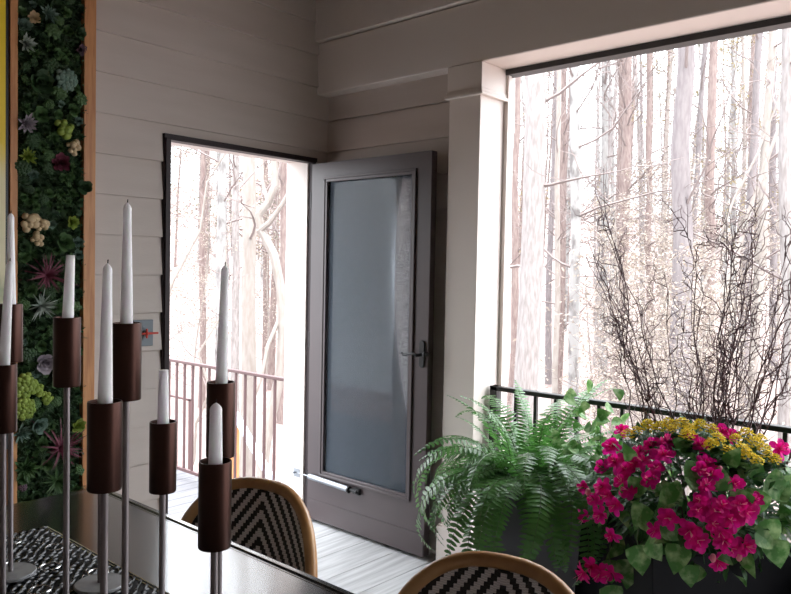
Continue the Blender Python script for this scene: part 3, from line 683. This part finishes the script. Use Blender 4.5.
c3 = copy_tree(c1); c3['label'] = 'rattan chair at the table head, only a piece of its frame showing at left'; c3.location = (-2.40,-1.03,0); c3.rotation_euler = (0,0,PI/2)

# ------------------------------------------------------------------ planters
def planter(loc, rz, s, h, m, name, lab):
    t = thing(name, lab, 'planter', loc, (0,0,rz))
    b = s*.80/2; a = s/2; w = MB()
    def ring(q, z): return [(-q,-q,z),(q,-q,z),(q,q,z),(-q,q,z)]
    vs = ring(b,0)+ring(a,h)+ring(a-.018,h)+ring(a-.030,h-.06)
    fs = [(3,2,1,0)]+[(i+4*k,(i+1)%4+4*k,(i+1)%4+4*k+4,i+4*k+4) for k in range(3) for i in range(4)]+[(12,13,14,15)]
    w.add(vs, fs); w.build('pot', m, t, smooth=False, bevel=.004)
    w = MB(); w.box((-a+.04,-a+.04,h-.05),(a-.04,a-.04,h-.035)); w.build('soil', soil, t); return t
FP = at(531, 500, 3.12); FP = Vector((FP.x, FP.y, 0)); FH = .60
planter(FP, .55, .40, FH, planter_g, 'planter', 'tall slate grey tapered planter holding the fern')
GP = at(693, 500, 2.62); GP = Vector((GP.x, GP.y, 0)); GH = .58
planter(GP, .80, .50, GH, planter_b, 'planter', 'matte black planter holding the magenta and yellow flowers')
# fern
fern = thing('fern', 'large green sword fern arching out of the grey planter', 'fern', (FP.x, FP.y, FH-.03))
def frond_mesh(seed, Lf, e0, drop):
    r = random.Random(seed); P = []; n = 26; p = Vector((0,0,0)); el = e0
    for i in range(n+1):
        P.append(p.copy()); el -= drop/n*(1+.6*i/n); p = p+Vector((math.cos(el), .02*math.sin(i*.5+seed), math.sin(el)))*(Lf/n)
    w = MB(); w.cur = 1; w.tube(P, [.0028*(1-.75*i/n) for i in range(n+1)], 5, cap=False); w.cur = 0
    M_ = 30
    for i in range(3, M_+1):
        f = i/M_*n; k = min(int(f), n-1); c = P[k].lerp(P[k+1], f-k); tg = (P[k+1]-P[k]).normalized(); side = tg.cross(Vector((0,1,0))).normalized(); nn = side if side.z > 0 else -side
        if tg.x < 0: nn = side if side.z > 0 else -side
        u = i/M_; W = Lf*.095*(1-u**3)*min(1, .4+u*3)+.006
        for s in (-1,1):
            d = (Vector((0,s,0))+tg*.28+nn*r.uniform(-.25,.12)).normalized()
            w.leaf(c, d, nn, W*r.uniform(.85,1.1), Lf/M_*.70+.001, ((0,.7),(.3,1),(.7,.8),(1,.05)), droop=.15, fold=.1)
    return w.build('frond', [fern_m, fern_s], mesh_only=True, smooth=False)
fr = [frond_mesh(1,.60,1.30,1.5), frond_mesh(2,.62,1.05,2.3), frond_mesh(3,.64,.80,2.4), frond_mesh(4,.52,1.45,.9), frond_mesh(5,.66,.6,1.9), frond_mesh(6,.48,1.15,1.5), frond_mesh(7,.60,.9,2.9)]
rf = random.Random(12)
for k in range(118):
    tier = rf.random(); i = rf.choice((0,3,5,0,3)) if tier < .3 else rf.choice((1,2,4,2,6,1))
    a = k*2.39996+rf.uniform(-.3,.3); q = .13*rf.random()**.5
    inst('frond', fr[i], fern, (q*math.cos(a), q*math.sin(a), rf.uniform(-.0,.05)), (rf.uniform(-.3,.3), rf.uniform(-.25,.2), a), rf.uniform(.62,1.08))
# flower planting: dome around (GP, z), pixel-scouted spots lie on the dome's camera side
DC = Vector((GP.x, GP.y, .70)); DR = Vector((.36,.36,.24))
def dome(x, y, k=1.0):
    d = ray(x, y); o = CAM-DC; A = sum((d[i]/(DR[i]*k))**2 for i in range(3)); B = 2*sum(o[i]*d[i]/(DR[i]*k)**2 for i in range(3)); C = sum((o[i]/(DR[i]*k))**2 for i in range(3))-1
    D = B*B-4*A*C
    t = (-B-math.sqrt(D))/(2*A) if D > 0 else -B/(2*A)
    return CAM+d*t
az = thing('azalea', 'magenta azalea covered in open blooms spilling over the black planter', 'flowering plant', (GP.x, GP.y, GH-.03))
A0 = az.location.copy()
def bloom(seed, n=9, R=.031):
    w = MB(); r = random.Random(seed)
    for ring_, (m_, el, L_) in enumerate(((5,.25,R),(5,.75,R*.85),(4,1.15,R*.6))):
        for k in range(m_):
            a = 2*PI*(k+.5*ring_)/m_+r.uniform(-.15,.15); d = Vector((math.cos(a)*math.cos(el), math.sin(a)*math.cos(el), math.sin(el)))
            w.leaf((0,0,0), d, (-math.cos(a)*.4,-math.sin(a)*.4,1), L_*r.uniform(.9,1.15), L_*.72, ((0,.25),(.3,.7),(.65,1),(.88,.8),(1,.3)), droop=r.uniform(-.2,.6), fold=r.uniform(-.6,.6))
    w.cur = 1
    for k in range(4):
        a = r.uniform(0, 6.28); w.tube([(0,0,.005),(.010*math.cos(a), .010*math.sin(a), .035)], .0008, 4)
    return w.build('bloom', [magenta, stamen_m], mesh_only=True)
bl = [bloom(i) for i in range(4)]
spots = [(622,430),(616,462),(626,470),(612,447),(640,452),(652,446),(664,455),(656,468),(643,462),(668,443),(650,480),(584,487),(603,487),(594,500),(600,515),(616,505),(585,516),(612,535),(592,565),(584,572),(600,573),(612,573),(602,467),(634,464),(690,440),(700,445),(706,462),(700,470),(712,475),(706,486),(722,432),(731,437),(735,484),(700,500),(722,505),(740,505),(746,512),(731,520),(716,512),(690,530),(697,540),(712,524),(720,532),(724,540),(731,548),(745,546),(718,562),(668,518),(655,530),(622,482),(628,490),(608,496),(698,510),(755,500)]
ra = random.Random(4)
for i, (x, y) in enumerate(spots):
    p = dome(x, y, 1.04); n = (p-DC); n = Vector((n.x/DR.x**2, n.y/DR.y**2, n.z/DR.z**2)).normalized(); n = (n+(CAM-p).normalized()*.7+Vector((ra.uniform(-.4,.4), ra.uniform(-.4,.4), ra.uniform(-.3,.3)))).normalized()
    o = inst('bloom', bl[i % 4], az, p-A0, n.to_track_quat('Z','Y').to_euler(), ra.uniform(.85,1.2))
for (x, y) in ((713,558),(739,557),(588,492),(720,470)):
    w = MB(); p = dome(x, y, 1.06); w.sphere((0,0,0), .010, 8, 6, (1,1,1.4)); w.build('bud', bud_m, az, loc=p-A0)
w = MB()
for k in range(2600):
    v = Vector((ra.gauss(0,1), ra.gauss(0,1), ra.gauss(.15,1))).normalized(); q = ra.uniform(.5,1.0); p = DC+Vector((v.x*DR.x, v.y*DR.y, v.z*DR.z))*q
    if p.z < GH-.02 and (Vector((p.x-GP.x, p.y-GP.y)).length < .27): continue
    if p.z < GH-.16: continue
    d = (v+Vector((ra.uniform(-1,1), ra.uniform(-1,1), ra.uniform(-1,.6)))*.8); w.leaf(p-A0, d, (v.x*.5, v.y*.5, 1), ra.uniform(.030,.055), ra.uniform(.014,.024), droop=.2)
for k in range(60):
    a = ra.uniform(0, 2*PI); w.tube([(ra.uniform(-.08,.08), ra.uniform(-.08,.08), 0), (math.cos(a)*.15, math.sin(a)*.15, .10), (math.cos(a)*.30, math.sin(a)*.30, ra.uniform(.0,.22))], [.004,.003,.0015], 4)
w.build('foliage', leaf_d, az, smooth=False)
# kalanchoe
ka = thing('kalanchoe', 'yellow kalanchoe with dense flower clusters along the back of the black planter', 'flowering plant', (GP.x+.05, GP.y+.03, GH-.03)); K0 = ka.location.copy()
def cluster(seed):
    w = MB(); r = random.Random(seed)
    for k in range(26):
        a = k*2.4; q = .034*math.sqrt((k+.5)/26); c = Vector((q*math.cos(a), q*math.sin(a), .030*(1-(q/.034)**2)+r.uniform(-.004,.004)))
        a0 = r.uniform(0, 1.5); tl = Vector((q*math.cos(a)*26, q*math.sin(a)*26, 1)).normalized()
        for j in range(4):
            b = a0+j*PI/2; d = Vector((math.cos(b), math.sin(b), .25)); w.leaf(c, d+tl*r.uniform(0,.5), tl, .0105, .0085, ((0,.5),(.5,1),(1,.3)))
    w.cur = 1
    for k in range(8): a = k*.8; w.tube([(0,0,-.05),(.02*math.cos(a), .02*math.sin(a), 0)], .0012, 4)
    return w.build('flower_cluster', [yellow, leaf_d], mesh_only=True)
kc = [cluster(i) for i in range(3)]
ysp = [(636,432),(648,427),(660,428),(672,430),(682,426),(690,430),(700,426),(712,430),(736,440),(746,436),(755,444),(742,452),(717,441),(711,446),(628,436),(748,458),(758,462),(768,456),(765,450),(728,452),(760,440),(688,436),(775,460),(668,424)]
for i, (x, y) in enumerate(ysp):
    p = dome(x, y, 1.1)+Vector((.10,.08,0))*0; n = (Vector((0,0,1))+(CAM-p).normalized()*.5+Vector((ra.uniform(-.3,.3), ra.uniform(-.3,.3), 0))).normalized()
    inst('flower_cluster', kc[i % 3], ka, p-K0, n.to_track_quat('Z','Y').to_euler(), ra.uniform(.55,.8))
w = MB()
for k in range(260):
    x, y = ra.choice(ysp); p = dome(x+ra.uniform(-8,8), y+ra.uniform(8,20), 1.0); d = Vector((ra.uniform(-1,1), ra.uniform(-1,1), ra.uniform(-.2,.8))); w.leaf(p-K0, d, (0,0,1), .045, .026, droop=.2)
w.build('foliage', leaf_d, ka, smooth=False)
# pothos / ivy with large pale-veined leaves
heart = ((0,.35),(.08,.95),(.25,1),(.5,.8),(.75,.42),(1,0))
def ivy(name, lab, loc, big, extra, seed, strands):
    r = random.Random(seed); t = thing(name, lab, 'trailing plant', loc); o = Vector(loc); w = MB(); w2 = MB()
    for (p, d, n, L_) in big: w.leaf(p-o, d, n, L_, L_*.78, heart, droop=.25, fold=.12)
    for P in strands: w2.tube([q-o for q in P], .0022, 5)
    for k in range(extra[0]):
        p = extra[1](r); d = Vector((r.uniform(-1,1), r.uniform(-1,1), r.uniform(-1,.3))); nn = (Vector((0,0,.6))+(CAM-p).normalized()*.8+Vector((r.uniform(-.4,.4), r.uniform(-.4,.4), 0)))
        w.leaf(p-o, d, nn, r.uniform(.045,.075), r.uniform(.035,.055), heart, droop=.25, fold=.12)
    w.build('foliage', leaf_v, t, smooth=False); w2.build('vine_stem', fern_s, t); return t
def bleaf(x, y, an, L_, k=1.07):
    p = dome(x, y, k); n = ((CAM-p).normalized()+Vector((0,0,.5))); d = rt*math.cos(an)-up*math.sin(an); return (p, d, n, L_)
bigs = [bleaf(684,475,0.1,.13),bleaf(730,478,PI-.2,.10),bleaf(640,478,1.9,.085),bleaf(646,482,.3,.07),bleaf(628,480,1.2,.10),bleaf(676,488,2.4,.08),bleaf(668,485,.9,.09),bleaf(740,462,1.5,.075),bleaf(752,466,.9,.075),bleaf(728,465,-1.0,.07),bleaf(766,478,.7,.12),bleaf(760,490,1.9,.10),bleaf(638,545,1.4,.11,1.1),bleaf(648,540,.9,.09,1.1),bleaf(630,560,1.7,.11,1.1),bleaf(612,560,1.6,.09,1.15),bleaf(640,515,.7,.09),bleaf(660,525,.4,.10),bleaf(692,470,.1,.06),bleaf(684,440,1.0,.08),bleaf(675,447,-.4,.07),bleaf(765,520,1.2,.10),bleaf(756,532,.6,.09),bleaf(688,565,1.4,.08,1.1),bleaf(694,580,.3,.08,1.1),bleaf(680,545,1.8,.10,1.06),bleaf(745,490,2.0,.09),bleaf(645,505,2.0,.09),bleaf(632,460,-2.0,.06),bleaf(774,540,1.3,.10),bleaf(610,585,1.4,.10,1.15)]
def ex(r):
    v = Vector((r.gauss(0,1), r.gauss(0,1), r.gauss(0,.5))).normalized(); return DC+Vector((v.x*DR.x, v.y*DR.y, v.z*DR.z-.02))*r.uniform(.9,1.02)
st = []
for (x, y) in ((640,515),(612,530),(690,545),(765,500)):
    st.append([dome(x, y, .9), dome(x-3, y+25, 1.03), dome(x+2, y+50, 1.06)])
ivy('trailing_ivy', 'variegated trailing ivy with heart-shaped leaves hanging down the black planter', (GP.x, GP.y, GH-.03), bigs, (110, ex), 9, st)
# leafy plant between fern and flowers
BP = at(600,480,2.98); def_c = Vector((BP.x, BP.y, .72))
def ex2(r): return def_c+Vector((r.gauss(0,.07), r.gauss(0,.07), abs(r.gauss(.0,.12))))
hb = thing('vine_pot', 'small slate pot hidden under the pale leaves between fern and flowers', 'planter', (BP.x+.06, BP.y+.05, 0))
w = MB(); w.lathe([(0,0),(.075,0),(.10,.64),(.092,.64),(.085,.60),(0,.60)], 24); w.build('pot', planter_b, hb)
ivy('caladium', 'pale green broad-leaved plant squeezed between the fern and the magenta flowers', (BP.x+.06,BP.y+.05,.60), [], (60, ex2), 19, [[Vector((BP.x+.06,BP.y+.05,.60)), def_c+Vector((.0,.0,.1))]])
# plant at the right edge
RP = at(838,500,2.45); RP = Vector((RP.x, RP.y, 0))
planter(RP, .8, .36, .50, planter_b, 'planter', 'black planter beyond the right edge under the dark trailing plant')
rc = Vector((RP.x, RP.y, .66))
def ex3(r):
    v = Vector((r.gauss(0,1), r.gauss(0,1), r.gauss(.1,1))).normalized(); return rc+Vector((v.x*.17, v.y*.17, v.z*.22))*r.uniform(.5,1.15)
rb = [(at(770,560,2.5),rt*.3-up,(CAM-rc),.10),(at(785,565,2.45),rt*-.2-up,(CAM-rc),.10),(at(778,590,2.45),rt*.3-up,(CAM-rc),.09),(at(788,475,2.4),rt*.3-up*.8,(CAM-rc),.10)]
ivy('trailing_ivy', 'dark trailing plant cut off by the right edge of the photograph', (RP.x,RP.y,.48), rb, (170, ex3), 29, [[Vector((RP.x,RP.y,.5)), at(780,560,2.45)]])
o = inst('azalea_bloom', bl[1], None, at(779,449,2.42), (1.2,0,-.8), 1.1); tag(o, 'single pink bloom at the right edge just below the railing', 'flower')

# curly willow branches
def willow(seed):
    r = random.Random(seed); w = MB(); H = r.uniform(.95,1.2); n = 26; P = [Vector((0,0,0))]; a = r.uniform(0, 6.28); ph = r.uniform(0, 6.28); out = (.02,.08,.14,.20,.26,.33,.40,.46)[seed % 8]
    for i in range(1, n+1):
        t = i/n; P.append(Vector((out*H*t**1.3+.010*math.sin(t*20+ph)+.005*math.sin(t*41+a), .011*math.cos(t*17+ph*2)+.005*math.sin(t*35+a*2), H*t)))
    rr_ = [.0034*(1-.75*i/n)+.0003 for i in range(n+1)]
    w.tube(P, rr_, 6)
    for k in range(r.randint(6,9)):
        i = r.randint(9, n-3); p = P[i]; aa = r.uniform(-2.2,2.2); d = Vector((math.cos(aa)*.7, math.sin(aa)*.7, 1.0)).normalized(); Ls = r.uniform(.15,.42)*(1.2-i/n*.6); m = 12; q1, q2 = r.uniform(0,6), r.uniform(0,6); S = Vector((1,0,0)).cross(d).normalized(); T = d.cross(S); Q = []
        for j in range(m+1):
            t = j/m; Q.append(p+d*(Ls*t)+S*(.018*(math.sin(t*13+q1)-math.sin(q1))*min(1,t*3))+T*(.018*(math.sin(t*11+q2)-math.sin(q2))*min(1,t*3))+Vector((0,0,-.05*t*t)))
        w.tube(Q, [.0018*(1-.7*j/m)+.0003 for j in range(m+1)], 5)
        for _ in range(1):
            j = r.randint(4,m-1); e = Q[j]; dd = Vector((r.uniform(-1,1), r.uniform(-1,1), r.uniform(-.2,.8))).normalized(); X = [e+dd*(.10*u/6)+Vector((0, .010*math.sin(u*1.7+q1), .012*math.cos(u*1.5+q2)-.012*math.cos(q2))) for u in range(7)]
            w.tube(X, [.0013*(1-.6*u/6) for u in range(7)], 4)
    return w.build('willow_branch', willow_m, mesh_only=True)
wm = [willow(504+i) for i in range(16)]
rw = random.Random(8)
for k in range(36):
    # fan mostly across the opening, like the bundle in the photograph
    a = rw.uniform(-PI, PI); fanv = rw.gauss(0, .075)
    base = Vector((GP.x+.06, GP.y-.01, GH-.05))+Vector((-.55,.80,0)).normalized()*max(-.17,min(.17,fanv))+Vector((rw.uniform(-.05,.05), rw.uniform(-.05,.05), 0))
    side = 'left' if fanv > .045 else ('right' if fanv < -.045 else 'middle')
    az_ = math.atan2(.80,-.55) if fanv > 0 else math.atan2(-.80,.55)
    az_ += rw.gauss(0,.7)
    lab = 'curly willow branch in the %s of the bundle rising behind the flowers' % side
    o = inst('willow_branch', wm[k % 16], None, base, (rw.uniform(-.07,.07), rw.uniform(-.07,.07), az_), (rw.uniform(.5,.95) if fanv > 0 else rw.uniform(.6,1.1), rw.uniform(.75,1.15), rw.uniform(.85,1.15)))
    tag(o, lab, 'branch', lab.replace('branch', 'branches'))

# ------------------------------------------------------------------ light
wd = bpy.data.worlds.new('overcast_sky'); SC.world = wd; wd.use_nodes = True; nt = wd.node_tree; bg = nt.nodes['Background']
tcw = nt.nodes.new('ShaderNodeTexCoord'); spw = nt.nodes.new('ShaderNodeSeparateXYZ'); nt.links.new(tcw.outputs['Generated'], spw.inputs[0])
mw = nt.nodes.new('ShaderNodeMapRange'); nt.links.new(spw.outputs['Z'], mw.inputs[0]); mw.inputs[1].default_value = 0; mw.inputs[2].default_value = 1; mw.inputs[3].default_value = .60; mw.inputs[4].default_value = 1.9
nt.links.new(mw.outputs[0], bg.inputs['Strength']); bg.inputs['Color'].default_value = (.90,.95,1.0,1)
sd = bpy.data.lights.new('sun', 'SUN'); sd.energy = .5; sd.angle = math.radians(8); sd.color = (1,.95,.88); so = bpy.data.objects.new('sun', sd); COL.objects.link(so); so.rotation_euler = Euler((math.radians(38), 0, math.radians(-15)))
SC.view_settings.view_transform = 'Standard'; SC.view_settings.look = 'None'; SC.view_settings.gamma = 1; SC.view_settings.exposure = 2.9
SC.view_settings.use_curve_mapping = False
cy = SC.cycles; cy.use_denoising = True; cy.max_bounces = 8; cy.diffuse_bounces = 5; cy.transparent_max_bounces = 12; cy.sample_clamp_indirect = 8
